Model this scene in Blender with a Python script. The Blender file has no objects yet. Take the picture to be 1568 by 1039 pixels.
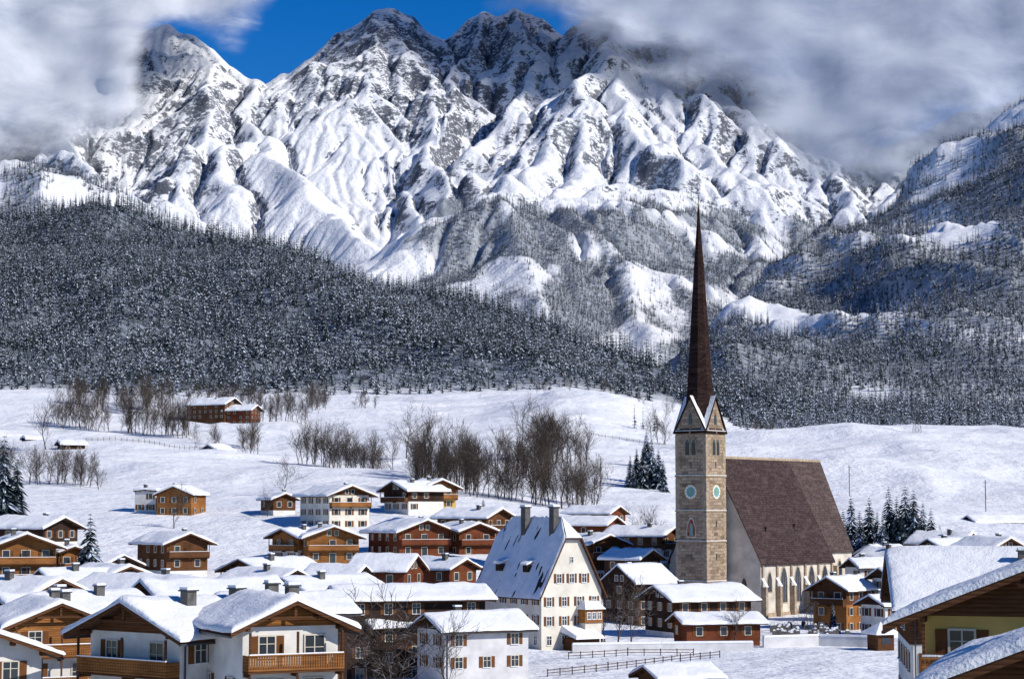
import bpy, math, random, time, bmesh
import numpy as np
from mathutils import Vector, Matrix
T0=time.time()
rng=np.random.default_rng(7); random.seed(7)
F=3000.; CX=784.; CY=519.5; CAMZ=22.; AA=math.atan(260.5/3000)
cA,sA=math.cos(AA),math.sin(AA)
def P(px,py,Y):
    u=px-CX; v=CY-py
    dy=F*cA-v*sA; dz=F*sA+v*cA
    return (u*Y/dy, Y, CAMZ+dz*Y/dy)
def ZP(py,Y):
    v=CY-py
    return CAMZ+(F*sA+v*cA)*Y/(F*cA-v*sA)
scene=bpy.context.scene
# ---------------- noise
perm=rng.permutation(4096); GC=np.cos(np.arange(4096)*2*np.pi/4096); GS=np.sin(np.arange(4096)*2*np.pi/4096)
def perlin(x,y,s=0):
    x=np.asarray(x,float); y=np.asarray(y,float)
    xi=np.floor(x).astype(np.int64); yi=np.floor(y).astype(np.int64); xf=x-xi; yf=y-yi
    u=xf*xf*xf*(xf*(xf*6-15)+10); v=yf*yf*yf*(yf*(yf*6-15)+10)
    def g(ix,iy,dx,dy):
        h=perm[(ix+perm[(iy+s*131)&4095])&4095]
        return GC[h]*dx+GS[h]*dy
    a=g(xi,yi,xf,yf); b=g(xi+1,yi,xf-1,yf); c=g(xi,yi+1,xf,yf-1); d=g(xi+1,yi+1,xf-1,yf-1)
    return (a+(b-a)*u)+((c+(d-c)*u)-(a+(b-a)*u))*v
def fbm(x,y,o=5,s=0,g=.5):
    r=0;a=1.
    for i in range(o):
        r=r+a*perlin(x,y,s+i); x=x*2.03;y=y*2.03;a*=g
    return r
def ridged(x,y,o=5,s=0,g=.5):
    r=0;a=1.;w=1.
    for i in range(o):
        n=1-np.abs(perlin(x,y,s+i))*1.7; n=np.clip(n,0,1)**2*w; w=np.clip(n*1.6,0,1)
        r=r+a*n; x=x*2.07;y=y*2.07;a*=g
    return r
def sst(a,b,x):
    t=np.clip((x-a)/(b-a),0,1); return t*t*(3-2*t)
# ---------------- near terrain table
YN=np.array([20,280,350,400,430,500,600,700,800,1000,1200,1350,1450.])
def row(z350,*pys):
    out=[0,0,z350]
    for Y,py in zip(YN[3:],pys): out.append(float(ZP(py,Y)))
    return out
cols=[-700,0,300,500,700,900,1010,1150,1300,1568,2200]
tab=[row(5,885,857,792,745,705,680,640,600,600,600),
 row(5,885,857,792,745,710,685,645,607,606,608),
 row(4,885,857,792,745,715,697,660,625,617,612),
 row(3,890,857,785,745,725,700,660,622,618,614),
 row(2,895,850,790,745,725,700,655,625,612,610),
 row(0,930,870,805,770,740,700,640,601,604,606),
 row(0,942,900,820,775,740,712,668,634,625,617),
 row(0,945,925,860,800,755,715,665,664,664,660),
 row(0,945,925,850,790,745,705,660,661,663,662),
 row(0,945,920,860,800,755,712,664,664,666,664),
 row(0,945,920,860,800,755,712,660,660,660,660)]
tab=np.array(tab)
GPX=np.linspace(-700,2200,291); GY=np.linspace(20,1450,287)
t1=np.array([np.interp(GY,YN,r) for r in tab]); t2=np.array([np.interp(GPX,cols,t1[:,j]) for j in range(len(GY))]).T
def blur(a,n,ax):
    for _ in range(n):
        b=np.copy(a); 
        if ax==0: b[1:-1]=(a[:-2]+2*a[1:-1]+a[2:])/4
        else: b[:,1:-1]=(a[:,:-2]+2*a[:,1:-1]+a[:,2:])/4
        a=b
    return a
t2=blur(blur(t2,14,0),6,1)
def bil(T,fx,fy):
    fx=np.clip(fx,0,T.shape[0]-1.001); fy=np.clip(fy,0,T.shape[1]-1.001)
    ix=fx.astype(int); iy=fy.astype(int); a=fx-ix; b=fy-iy
    return (T[ix,iy]*(1-a)+T[ix+1,iy]*a)*(1-b)+(T[ix,iy+1]*(1-a)+T[ix+1,iy+1]*a)*b
fc_px=[-700,-300,0,120,200,300,450,600,700,800,900,1000,1100,1180,1280,1340,1420,2200]
fc_py=[280,300,330,318,330,360,384,418,448,480,516,550,575,608,648,670,700,720]
fy_px=[-700,0,450,700,1000,1180,1340,2200]; fy_Y=[2900,2650,2400,2200,1950,1780,1620,1600]
rs_px=[900,1000,1060,1110,1150,1220,1290,1380,1450,1568,1800,2200]
rs_py=[700,640,560,515,470,412,358,288,230,172,90,60]
rs_Y=[3000,3000,3000,3050,3300,3600,3900,4150,4350,4500,4700,4700]
ls_px=[-700,-300,0,60,120,180,240,300,380,500]; ls_py=[220,230,270,250,268,296,326,352,420,520]
def layers(x,y):
    x=np.asarray(x,float); y=np.asarray(y,float)
    px=CX+2985*x/np.maximum(y,5)
    base=bil(t2,(px+700)/10.,(y-20)/5.)
    base=base+np.maximum(y-1450,0)*.08
    und=perlin(x/110,y/80,3)*7.5+perlin(x/34,y/30,5)*1.6+ridged(x/60,y/95,2,14)*1.4
    base=base+und*sst(470,760,y)
    foot=bil(t2,(px+700)/10.,np.full_like(y,(1420-20)/5.))
    Yc=np.interp(px,fy_px,fy_Y); zc=ZP(np.interp(px,fc_px,fc_py),Yc)
    s=np.clip((y-1400)/(Yc-1400),0,1)
    fh=foot+(zc-foot)*s**1.05
    fh=np.where(y>Yc,zc-(y-Yc)*.45,fh)
    m=sst(0,.25,s)
    fh=fh+fbm(x/230,y/420,4,11)*46*m*(1-sst(1000,1300,px)*.6)
    fh=np.where(y<1400,-1e3,fh)
    Yr=np.interp(px,rs_px,rs_Y); zr=ZP(np.interp(px,rs_px,rs_py),Yr)
    Yf=1900.; zf=ZP(645,Yf)
    s2=np.clip((y-Yf)/(Yr-Yf),0,1)
    rh=zf+(zr-zf)*(s2**1.12)
    rh=np.where(y>Yr,zr-(y-Yr)*.5,rh)
    m2=sst(.03,.4,s2)
    rh=rh+(ridged(x/520+.3*y/520,y/900,5,21)-.9)*60*m2+fbm(x/120,y/160,4,31)*18*m2
    rh=np.where((y<Yf)|(px<900),-1e3,rh)
    Yl=3400.; zl=ZP(np.interp(px,ls_px,ls_py),Yl)
    lh=zl-np.abs(y-Yl)*.42+fbm(x/150,y/200,4,41)*30
    lh=np.where(px>520,-1e3,lh)
    return base,fh,rh,lh,px
def fanH(x,y):
    b,f,r,l,px=layers(x,y)
    return np.maximum(np.maximum(b,f),np.maximum(r,l))
def gz(x,y): return float(fanH(np.array([x]),np.array([y]))[0])
# ---------------- mesh helpers
def link(o,coll=None):
    (coll or scene.collection).objects.link(o); return o
def grid_mesh(name,X,Y,Z,mat,attrs={}):
    n,m=X.shape
    me=bpy.data.meshes.new(name)
    co=np.stack([X,Y,Z],-1).reshape(-1,3).astype(np.float32)
    me.vertices.add(n*m); me.vertices.foreach_set("co",co.ravel())
    i=np.arange(n-1)[:,None]*m+np.arange(m-1)[None,:]
    q=np.stack([i,i+m,i+m+1,i+1],-1).reshape(-1,4).astype(np.int32)
    me.loops.add(q.size); me.loops.foreach_set("vertex_index",q.ravel())
    me.polygons.add(len(q)); me.polygons.foreach_set("loop_start",np.arange(0,q.size,4,dtype=np.int32))
    me.polygons.foreach_set("use_smooth",np.ones(len(q),bool))
    for k,v in attrs.items():
        a=me.attributes.new(k,'FLOAT','POINT'); a.data.foreach_set("value",v.reshape(-1).astype(np.float32))
    me.update(calc_edges=True); me.validate()
    me.materials.append(mat)
    return link(bpy.data.objects.new(name,me))
# ---------------- materials
class NT:
    def __init__(s,name):
        s.m=bpy.data.materials.new(name); s.m.use_nodes=True; s.t=s.m.node_tree; s.t.nodes.clear()
        s.out=s.t.nodes.new('ShaderNodeOutputMaterial')
    def n(s,ty,ins={},**kw):
        nd=s.t.nodes.new(ty)
        for k,v in kw.items(): setattr(nd,k,v)
        for k,v in ins.items():
            if isinstance(v,bpy.types.NodeSocket): s.t.links.new(v,nd.inputs[k])
            else: nd.inputs[k].default_value=v
        return nd
    def math(s,op,a,b=0.,c=None,clamp=False):
        nd=s.n('ShaderNodeMath',{0:a,1:b},operation=op,use_clamp=clamp)
        return nd.outputs[0]
    def mix(s,f,a,b):
        nd=s.n('ShaderNodeMix',{},data_type='RGBA')
        for k,v in ((0,f),(6,a),(7,b)):
            if isinstance(v,bpy.types.NodeSocket): s.t.links.new(v,nd.inputs[k])
            else: nd.inputs[k].default_value=(v if k==0 else (*v,1))
        return nd.outputs[2]
    def noise(s,scale,vec=None,detail=4,rough=.55,dist=0):
        nd=s.n('ShaderNodeTexNoise',{'Scale':scale,'Detail':detail,'Roughness':rough,'Distortion':dist})
        if vec is None: vec=s.n('ShaderNodeNewGeometry').outputs['Position']
        s.t.links.new(vec,nd.inputs['Vector']); return nd.outputs['Fac']
    def mr(s,v,a,b,c=0.,d=1.):
        return s.n('ShaderNodeMapRange',{'Value':v,'From Min':a,'From Max':b,'To Min':c,'To Max':d}).outputs[0]
    def done(s,col,rough=.7,bump=None,bs=.3,bd=.1,spec=.3,**kw):
        if rough>=.6: b=s.n('ShaderNodeBsdfDiffuse'); ck='Color'
        else: b=s.n('ShaderNodeBsdfPrincipled',{'Roughness':rough,'Specular IOR Level':spec}); ck='Base Color'
        if isinstance(col,bpy.types.NodeSocket): s.t.links.new(col,b.inputs[ck])
        else: b.inputs[ck].default_value=(*col,1)
        if bump is not None:
            bn=s.n('ShaderNodeBump',{'Height':bump,'Strength':bs,'Distance':bd}); s.t.links.new(bn.outputs[0],b.inputs['Normal'])
        s.t.links.new(b.outputs[0],s.out.inputs[0]); return s.m
def simple(name,c,var=.25,scale=1.,rough=.75,bs=.2,bd=.03,spec=.3):
    k=NT(name); n=k.noise(scale,detail=5)
    c2=tuple(x*(1-var) for x in c); c1=tuple(min(1,x*(1+var*.5)) for x in c)
    n2=k.mr(n,.3,.7)
    return k.done(k.mix(n2,c2,c1),rough,n,bs,bd,spec)
def woodmat(name,c):
    k=NT(name); pos=k.n('ShaderNodeNewGeometry').outputs['Position']
    mp=k.n('ShaderNodeMapping',{'Vector':pos,'Scale':(1,1,9)}).outputs[0]
    n=k.noise(.9,mp,4); w=k.n('ShaderNodeTexWave',{'Vector':pos,'Scale':1.6,'Distortion':.4},bands_direction='Z').outputs['Fac']
    n0=k.noise(.22,pos,3)
    f=k.math('ADD',k.math('MULTIPLY',k.mr(n,.3,.7),.55),k.math('MULTIPLY',k.mr(n0,.35,.65),.45))
    col=k.mix(f,tuple(x*.42 for x in c),tuple(x*1.2 for x in c))
    col=k.mix(k.mr(w,0,.25,.6,0),col,tuple(x*.25 for x in c))
    return k.done(col,.7,w,.4,.03)
def mk_snow():
    k=NT('snow'); n=k.noise(.7,detail=5); n2=k.noise(6.,detail=2)
    h=k.math('ADD',n,k.math('MULTIPLY',n2,.25))
    return k.done(k.mix(k.mr(n,.3,.7),(.80,.83,.88),(.88,.89,.91)),.6,h,.6,.35,.2)
M={}
M['snow']=mk_snow()
M['plaster']=simple('plaster_white',(.74,.72,.68),.2,.6)
M['plaster_g']=simple('plaster_grey',(.62,.62,.63),.2,.6)
M['cream']=simple('plaster_cream',(.72,.68,.59),.2,.4)
M['yellow']=simple('plaster_yellow',(.62,.43,.13),.2,.5)
M['wood_o']=woodmat('wood_orange',(.37,.16,.055))
M['wood_r']=woodmat('wood_red',(.20,.065,.035))
M['wood_d']=woodmat('wood_dark',(.06,.038,.03))
M['wood_b']=woodmat('wood_brown',(.15,.07,.036))
M['roofwood']=simple('roof_timber',(.09,.05,.033),.3,2.)
M['glass']=simple('window_glass',(.03,.04,.055),.4,.5,.12,0,.01,.6)
M['frame']=simple('window_frame',(.62,.58,.5),.1,2)
M['green']=simple('shutter_green',(.05,.12,.07),.2,2)
M['brownsh']=simple('shutter_brown',(.16,.07,.03),.2,2)
M['chim']=simple('chimney_render',(.13,.125,.12),.4,2)
M['metal']=simple('dark_metal',(.05,.055,.065),.3,1,.5)
def mk_stone(name,c):
    k=NT(name); tc=k.n('ShaderNodeTexCoord').outputs['Object']
    g=k.n('ShaderNodeSeparateXYZ',{0:tc})
    s=k.math('ADD',g.outputs[0],g.outputs[1])
    v=k.n('ShaderNodeCombineXYZ',{0:s,1:g.outputs[2]}).outputs[0]
    br=k.n('ShaderNodeTexBrick',{'Vector':v,'Scale':1.,'Mortar Size':.04,'Brick Width':1.5,'Row Height':.62,'Color1':(*[x*1.45 for x in c],1),'Color2':(*[x*.5 for x in c],1),'Mortar':(*[x*.6 for x in c],1)})
    n=k.noise(.3,tc,6,.7); n2=k.noise(1.6,tc,5,.65)
    col=k.mix(k.mr(n,.42,.68,0,.6),br.outputs['Color'],tuple(x*1.3 for x in c))
    col=k.mix(k.mr(n2,.5,.68,0,.65),col,tuple(x*.42 for x in c))
    return k.done(col,.85,k.math('ADD',br.outputs['Fac'],k.math('MULTIPLY',n2,-1.)),.6,-.1)
M['stone']=mk_stone('tower_stone',(.33,.25,.18))
M['quoin']=simple('sandstone',(.42,.33,.24),.4,1.5)
M['churchwall']=simple('church_plaster',(.66,.61,.53),.3,.4)
def mk_shingle(name,c):
    k=NT(name); tc=k.n('ShaderNodeTexCoord').outputs['Object']
    g=k.n('ShaderNodeSeparateXYZ',{0:tc})
    v=k.n('ShaderNodeCombineXYZ',{0:g.outputs[0],1:g.outputs[2]}).outputs[0]
    br=k.n('ShaderNodeTexBrick',{'Vector':v,'Scale':1.,'Mortar Size':.03,'Brick Width':.5,'Row Height':.38,'Color1':(*[x*1.4 for x in c],1),'Color2':(*[x*.65 for x in c],1),'Mortar':(*[x*.4 for x in c],1)})
    mp=k.n('ShaderNodeMapping',{'Vector':tc,'Scale':(.35,.35,1.6)}).outputs[0]
    n=k.noise(.25,tc,6,.7); n2=k.noise(5,tc,3); n3=k.noise(.9,mp,4)
    col=k.mix(k.mr(n,.4,.7,0,.6),br.outputs['Color'],tuple(x*.6 for x in c))
    col=k.mix(k.mr(n3,.5,.75,0,.6),col,tuple(x*1.8 for x in c))
    sp=k.math('MULTIPLY',k.mr(n2,.68,.72),.5)
    col=k.mix(sp,col,(.5,.5,.52))
    return k.done(col,.75,br.outputs['Fac'],.5,-.05)
M['shingle']=mk_shingle('shingle_roof',(.072,.050,.050))
M['shingle2']=mk_shingle('choir_shingle',(.105,.076,.072))
M['spire']=mk_shingle('spire_shingle',(.036,.022,.020))
M['gold']=simple('gilding',(.6,.42,.12),.2,3,.35)
M['dial']=simple('clock_dial',(.18,.38,.36),.2,1)
M['white']=simple('white_paint',(.8,.8,.78),.1,2)
M['mural']=simple('fresco',(.35,.12,.08),.7,1.6)
def mk_bark():
    k=NT('bark'); g=k.n('ShaderNodeNewGeometry'); n=k.noise(2.,g.outputs['Position'],3)
    nz=k.n('ShaderNodeSeparateXYZ',{0:g.outputs['Normal']}).outputs[2]
    c=k.mix(k.mr(n,.3,.7),(.045,.034,.028),(.10,.08,.068))
    c=k.mix(k.mr(nz,.6,.9,0,.4),c,(.7,.73,.78))
    return k.done(c,.85)
M['bark']=mk_bark()
M['fence']=simple('fence_wood',(.10,.07,.05),.4,3)
def mk_fol(name,thr,sc=.28):
    k=NT(name); g=k.n('ShaderNodeNewGeometry'); oi=k.n('ShaderNodeObjectInfo').outputs['Random']
    n=k.noise(sc,g.outputs['Position'],2)
    nz=k.n('ShaderNodeSeparateXYZ',{0:g.outputs['Normal']}).outputs[2]
    f=k.math('ADD',k.math('ADD',n,k.math('MULTIPLY',oi,.16)),k.math('MULTIPLY',k.math('ABSOLUTE',nz),.12))
    col=k.mix(k.mr(n,.3,.7),(.012,.025,.032),(.036,.055,.064))
    col=k.mix(k.mr(f,thr,thr+.16),col,(.60,.68,.80))
    return k.done(col,.8)
M['fol']=mk_fol('spruce_needles',.80)
M['folsnow']=mk_fol('spruce_snow',.57)
def mk_fieldmat():
    k=NT('snow_field'); a=k.n('ShaderNodeAttribute',attribute_name='forest').outputs['Fac']
    pos=k.n('ShaderNodeNewGeometry').outputs['Position']
    n=k.noise(.05,pos,7,.6); n2=k.noise(.6,pos,4)
    c=k.mix(k.mr(n,.3,.7),(.78,.81,.87),(.87,.88,.90))
    dk=k.mix(k.mr(n,.4,.6),(.045,.065,.08),(.20,.24,.30))
    c=k.mix(a,c,dk)
    h=k.math('ADD',k.math('MULTIPLY',n,4.),k.math('MULTIPLY',n2,.35))
    return k.done(c,.65,h,.8,1.1,.2)
M['field']=mk_fieldmat()
def mk_mtn():
    k=NT('snowy_mountain'); a=k.n('ShaderNodeAttribute',attribute_name='rock').outputs['Fac']
    fo=k.n('ShaderNodeAttribute',attribute_name='forest').outputs['Fac']
    pos=k.n('ShaderNodeNewGeometry').outputs['Position']
    mp=k.n('ShaderNodeMapping',{'Vector':pos,'Scale':(1,1,.5)}).outputs[0]
    mq=k.n('ShaderNodeMapping',{'Vector':pos,'Scale':(1,1,1.5)}).outputs[0]
    n=k.noise(.012,mp,5,.6,.3); n2=k.noise(.05,mq,5,.75)
    f=k.math('ADD',a,k.math('MULTIPLY',k.math('SUBTRACT',n,.5),1.2))
    f=k.math('ADD',f,k.math('MULTIPLY',k.math('SUBTRACT',n2,.5),3.0))
    f=k.mr(f,.58,.80)
    rc=k.mix(k.mr(n,.4,.65),(.23,.245,.28),(.09,.10,.13))  # rock tinted blue, painting distance haze into its colour
    c=k.mix(f,(.86,.88,.92),rc)
    c=k.mix(fo,c,k.mix(k.mr(n2,.4,.6),(.06,.08,.10),(.33,.38,.45)))
    h=k.math('ADD',n,k.math('MULTIPLY',n2,.45))
    return k.done(c,.75,h,.85,26.,.15)
M['mtn']=mk_mtn()
# ---------------- terrain sheets
ny=820; nx=760
ys=np.exp(np.linspace(math.log(25),math.log(4700),ny)); us=np.linspace(-.50,.50,nx)
Yg,Ug=np.meshgrid(ys,us,indexing='ij'); Xg=Yg*Ug
b,f,r,l,px=layers(Xg,Yg)
Zg=np.maximum(np.maximum(b,f),np.maximum(r,l))
isf=((f>=Zg-.01)&(Yg>1405)).astype(float)*sst(1420,1480,Yg)
rden=fbm(Xg/230+.3*Yg/230,Yg/420,5,77)
isr=((r>=Zg-.01)&(Yg>1950)).astype(float)*.75*sst(-.35,.1,rden-.25*sst(3000,4300,Yg))
isb=((b>=Zg-.01)&(Yg>1500)).astype(float)*.5
isl=((l>=Zg-.01)&(Yg>1500)).astype(float)*.4*sst(-.3,.1,fbm(Xg/160,Yg/160,4,27))
grid_mesh('snow_ground',Xg.T,Yg.T,Zg.T,M['field'],{'forest':np.maximum(np.maximum(isf*.9,isr),np.maximum(isb,isl)).T})
print('fan',time.time()-T0)
# ---------------- massif
CELL=7.5
gx=np.arange(-3300,3300,CELL); gy=np.arange(3900,9500,CELL)
MX,MY=np.meshgrid(gx,gy,indexing='ij')
PXm=CX+2985*MX/MY
R=[ (1.,[(-300,140,9000),(0,115,8800),(150,82,8600),(200,50,8550),(245,36,8500),(290,54,8400),(330,88,8300),(385,122,8200),(430,136,8100),(450,104,8250),(475,82,8350),(492,74,8420),(510,60,8500),(535,48,8500),(560,28,8500),(595,8,8500),(625,18,8560),(645,34,8600),(672,56,8660),(690,54,8700),(712,28,8700),(735,16,8700),(758,20,8700),(785,0,8700),(830,22,8600),(870,50,8600),(900,26,8500),(960,16,8500),(1050,48,8400),(1150,88,8300),(1190,165,8000),(1225,212,7800),(1260,196,8000),(1300,200,8200),(1350,212,8200),(1420,196,8200),(1500,160,8500),(1700,95,8500)]),
 (1.0,[(430,136,8100),(475,170,7800),(525,215,7400),(570,258,7100),(632,290,6900),(640,330,6600),(618,385,6150)]),
 (1.0,[(330,88,8300),(320,150,7600),(315,182,7300),(290,260,6800),(265,310,6300)]),
 (1.0,[(385,122,8200),(395,180,7500),(420,232,7000),(470,292,6500),(560,368,6000)]),
 (1.0,[(395,180,7500),(355,245,6900),(350,300,6500)]),
 (1.3,[(595,8,8500),(598,110,8000),(585,185,7550),(610,265,7150)]),
 (1.3,[(510,60,8500),(500,130,8100),(530,190,7800)]),
 (1.1,[(735,16,8700),(700,90,8100),(700,155,7650),(665,235,7150),(690,300,6650)]),
 (1.1,[(785,0,8700),(815,90,8100),(792,170,7550),(735,200,7250)]),
 (.9,[(960,16,8500),(935,85,7900),(885,143,7400),(840,212,6950),(800,262,6450),(745,305,5950)]),
 (1.,[(935,85,7900),(950,155,7300),(985,210,6950),(1050,252,6650)]),
 (.9,[(885,143,7400),(895,212,6900),(870,262,6450)]),
 (1.,[(1050,48,8400),(1095,118,7800),(1150,172,7450),(1222,258,7100)]),
 (.9,[(1095,118,7800),(1050,185,7300),(1100,242,6900),(1160,290,6600)]),
 (.9,[(1300,200,8200),(1270,255,7300),(1300,310,6700)]),
 (.9,[(1420,196,8200),(1400,238,7300),(1360,300,6700)]),
 (.85,[(150,82,8600),(120,170,7700),(60,230,7000),(150,280,6400)]),
 (.75,[(640,400,5150),(700,362,5300),(762,292,5500),(850,278,5700),(950,288,5900),(1010,300,6000),(1100,320,6200)]),
 (.7,[(850,280,5700),(900,350,5300),(960,430,4900),(1000,500,4500)]),
 (.7,[(762,292,5500),(790,360,5100),(820,430,4700),(840,500,4350)]),
 (.7,[(1010,300,6000),(1040,380,5500),(1075,460,5000),(1100,520,4500)]),
 (.7,[(1100,320,6200),(1170,370,5700),(1150,430,5200)]) ]
cpx=[p[0] for p in R[0][1]]; cz=[ZP(p[1],p[2]) for p in R[0][1]]; cy_=[p[2] for p in R[0][1]]
zc_=np.interp(PXm,cpx,cz); yc_=np.interp(PXm,cpx,cy_)
crest=.4+.6*sst(80,400,np.abs(MY-yc_))
wx=MX+fbm(MX/420,MY/420,4,51)*75*crest; wy=MY+fbm(MX/420,MY/420,4,61)*75*crest
base=fanH(MX,MY)-np.where(MY<4600,3.,0)
ramp=zc_-170-.65*np.abs(yc_-MY)
ramp=np.maximum(ramp,300+(MY-4600)*.1)
H=np.maximum(base,np.where(MY<4600,-500+0*MY,ramp))
rid=np.full_like(H,-1e4)
for k,pl in R:
    pts=[P(*p) for p in pl]
    for (x0,y0,z0),(x1,y1,z1) in zip(pts[:-1],pts[1:]):
        dx,dy=x1-x0,y1-y0; L2=dx*dx+dy*dy
        t=np.clip(((wx-x0)*dx+(wy-y0)*dy)/L2,0,1)
        d=np.hypot(wx-(x0+t*dx),wy-(y0+t*dy)); z=z0+t*(z1-z0)
        h=z-k*(.66*d+.35*140*(1-np.exp(-d/140)))
        rid=np.maximum(rid,h)
dd=np.clip((rid-H)/90.,-1,1)
H=np.maximum(rid,H)+22*np.clip(1-np.abs(dd),0,1)**2*sst(4700,5200,MY)
H=blur(blur(H,2,0),2,1)
mk=sst(4650,5100,MY)
alt=sst(450,1300,H)
smooth=1-.75*np.exp(-((MX+700)/280)**2-((MY-6900)/700)**2)-.5*np.exp(-((MX-420)/300)**2-((MY-7500)/400)**2)
H=H+mk*smooth*(crest*(ridged(wx/620,wy/760,4,71,.46)-.85)*(22+56*alt)+(.5+.5*crest)*(ridged(wx/150,wy/210,4,91)-.8)*(4+15*alt))
print('massif base',time.time()-T0)
def erode(h,nb,N,steps):
    nx,ny=h.shape; hf=h.ravel().copy()
    for b in range(nb):
        x=rng.random(N)*(nx-4)+1.5; y=(.12+.88*rng.random(N))*(ny-4)+1.5
        dx=np.zeros(N);dy=np.zeros(N);v=np.ones(N);w=np.ones(N);s=np.zeros(N)
        for st in range(steps):
            ix=x.astype(int);iy=y.astype(int);fx=x-ix;fy=y-iy;i0=ix*ny+iy
            a=hf[i0];bb=hf[i0+ny];c=hf[i0+1];d=hf[i0+ny+1]
            gxx=(bb-a)*(1-fy)+(d-c)*fy; gyy=(c-a)*(1-fx)+(d-bb)*fx
            hh=(a*(1-fx)+bb*fx)*(1-fy)+(c*(1-fx)+d*fx)*fy
            dx=dx*.15-gxx*.85; dy=dy*.15-gyy*.85; ln=np.sqrt(dx*dx+dy*dy)+1e-6; dx/=ln; dy/=ln
            x2=np.clip(x+dx,1,nx-3);y2=np.clip(y+dy,1,ny-3)
            jx=x2.astype(int);jy=y2.astype(int);ex=x2-jx;ey=y2-jy;j0=jx*ny+jy
            hn=(hf[j0]*(1-ex)+hf[j0+ny]*ex)*(1-ey)+(hf[j0+1]*(1-ex)+hf[j0+ny+1]*ex)*ey
            dh=hn-hh
            cap=np.maximum(-dh,.01)*v*w*3.
            dep=np.where(dh>0,np.minimum(dh,s),np.where(s>cap,(s-cap)*.15,-np.minimum((cap-s)*.15,np.maximum(-dh,0))))
            dep=np.clip(dep,-.09,.09)
            s-=dep
            W=[dep*(1-fx)*(1-fy),dep*fx*(1-fy),dep*(1-fx)*fy,dep*fx*fy]
            idx=np.concatenate([i0,i0+ny,i0+1,i0+ny+1])
            hf+=np.bincount(idx,np.concatenate(W),minlength=hf.size)
            v=np.sqrt(np.clip(v*v-dh*1.5,0.05,9)); w*=.975; x=x2;y=y2
    return hf.reshape(nx,ny)
He=erode(H/CELL,10,36000,40)*CELL
He=H*(1-mk)+He*mk
He=blur(blur(He,1,0),1,1)
print('eroded',time.time()-T0)
sx=np.gradient(He,CELL,axis=0); sy=np.gradient(He,CELL,axis=1); slope=np.hypot(sx,sy)
face=.6*np.exp(-((MX+500)/420)**2-((MY-8000)/600)**2)+.35*np.exp(-((MX+50)/500)**2-((MY-8500)/350)**2)+.3*np.exp(-((MX+1250)/200)**2-((MY-7000)/500)**2)-.35*np.exp(-((MX+700)/280)**2-((MY-6900)/700)**2)
rock=sst(.72,1.95,slope+fbm(MX/500,MY/500,3,15)*.3+face)*sst(550,1100,He)*.88
rock=np.where(MY<5000,rock*.3,rock)
def fden(X,Y,Z):
    dn=fbm(X/260,Y/420,5,37)+.42*np.exp(-((X-480)/420)**2-((Y-5500)/600)**2)+.2*np.exp(-((X-60)/260)**2-((Y-5200)/350)**2)-.16
    return dn-.25*(Z-450)/900
fm_=sst(-.10,.12,fden(MX,MY,He))*(He<1080)*(MX>-300)*(MY<6900)*(MY>4300)*.75
fm_=np.where((He-base)<6,np.maximum(fm_,.55*(MX>300)*(MY<4800)*sst(-.35,.1,fbm(MX/230+.3*MY/230,MY/420,5,77)-.25)),fm_)
grid_mesh('mountain_range',MX,MY,He,M['mtn'],{'rock':rock,'forest':fm_})
def mH(x,y): return bil(He,(x-gx[0])/CELL,(y-gy[0])/CELL)
# ---------------- spruce meshes
def spruce_mesh(name,nl,nb,Rr,seed,ps=.42):
    rd=random.Random(seed); V=[];Fc=[];MI=[]
    def tri(*p,mi=0):
        i=len(V); V.extend(p); Fc.append(tuple(range(i,i+len(p)))); MI.append(mi)
    n=4
    for k in range(n):
        a=2*math.pi*k/n; b2=2*math.pi*(k+1)/n; r=.018
        tri((r*math.cos(a),r*math.sin(a),-.06),(r*math.cos(b2),r*math.sin(b2),-.06),(0,0,.97),mi=2)
    for i in range(nl):
        t=(i+rd.uniform(-.2,.2))/nl; t=max(0,t); z=.06+.92*t
        R0=Rr*(1-t)**.8+.008
        off=rd.random()*6.28
        m=max(4,int(nb*(1-.5*t)))
        for j in range(m):
            a=off+2*math.pi*j/m+rd.uniform(-.25,.25); r=R0*rd.uniform(.65,1.2)
            dr=rd.uniform(.25,.5); up=r*.25
            w=rd.uniform(.22,.42)*(6.5/m)**.5
            root=(0,0,z+up)
            tip=(r*math.cos(a),r*math.sin(a),z-r*dr)
            ml=(r*.6*math.cos(a-w),r*.6*math.sin(a-w),z-r*dr*.45+up*.1)
            mr=(r*.6*math.cos(a+w),r*.6*math.sin(a+w),z-r*dr*.45+up*.1)
            md=(r*.6*math.cos(a),r*.6*math.sin(a),z+up*.3-r*dr*.2)
            mi=1 if rd.random()<ps+.25*(t-.4) else 0
            if nl>12:
                tri(root,ml,tip,md,mi=mi); tri(root,md,tip,mr,mi=mi if rd.random()<.7 else 1-mi)
            else: tri(root,ml,tip,mr,mi=mi)
    me=bpy.data.meshes.new(name); me.from_pydata(V,[],Fc)
    for m_ in (M['fol'],M['folsnow'],M['bark']): me.materials.append(m_)
    me.polygons.foreach_set('material_index',MI); me.update(); return me
spr_far=[spruce_mesh('spruce_far%d'%i,8,7,.15+.02*i,i,.43) for i in range(4)]
spr_near=[spruce_mesh('spruce_near%d'%i,30,14,.17+.02*i,20+i,.3) for i in range(3)]
col_far=bpy.data.collections.new('spruce_trees'); scene.collection.children.link(col_far)
col_bare=bpy.data.collections.new('bare_trees'); scene.collection.children.link(col_bare)
def put(me,name,x,y,z,s,rz=None,coll=None,sx=1.):
    o=bpy.data.objects.new(name,me); o.location=(x,y,z); o.scale=(s*sx,s*sx,s); o.rotation_euler=(0,0,random.random()*6.28 if rz is None else rz)
    return link(o,coll)
def ground_at(px,Y):
    x=(px-CX)/3005*Y; return x,Y,gz(x,Y)
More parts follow.
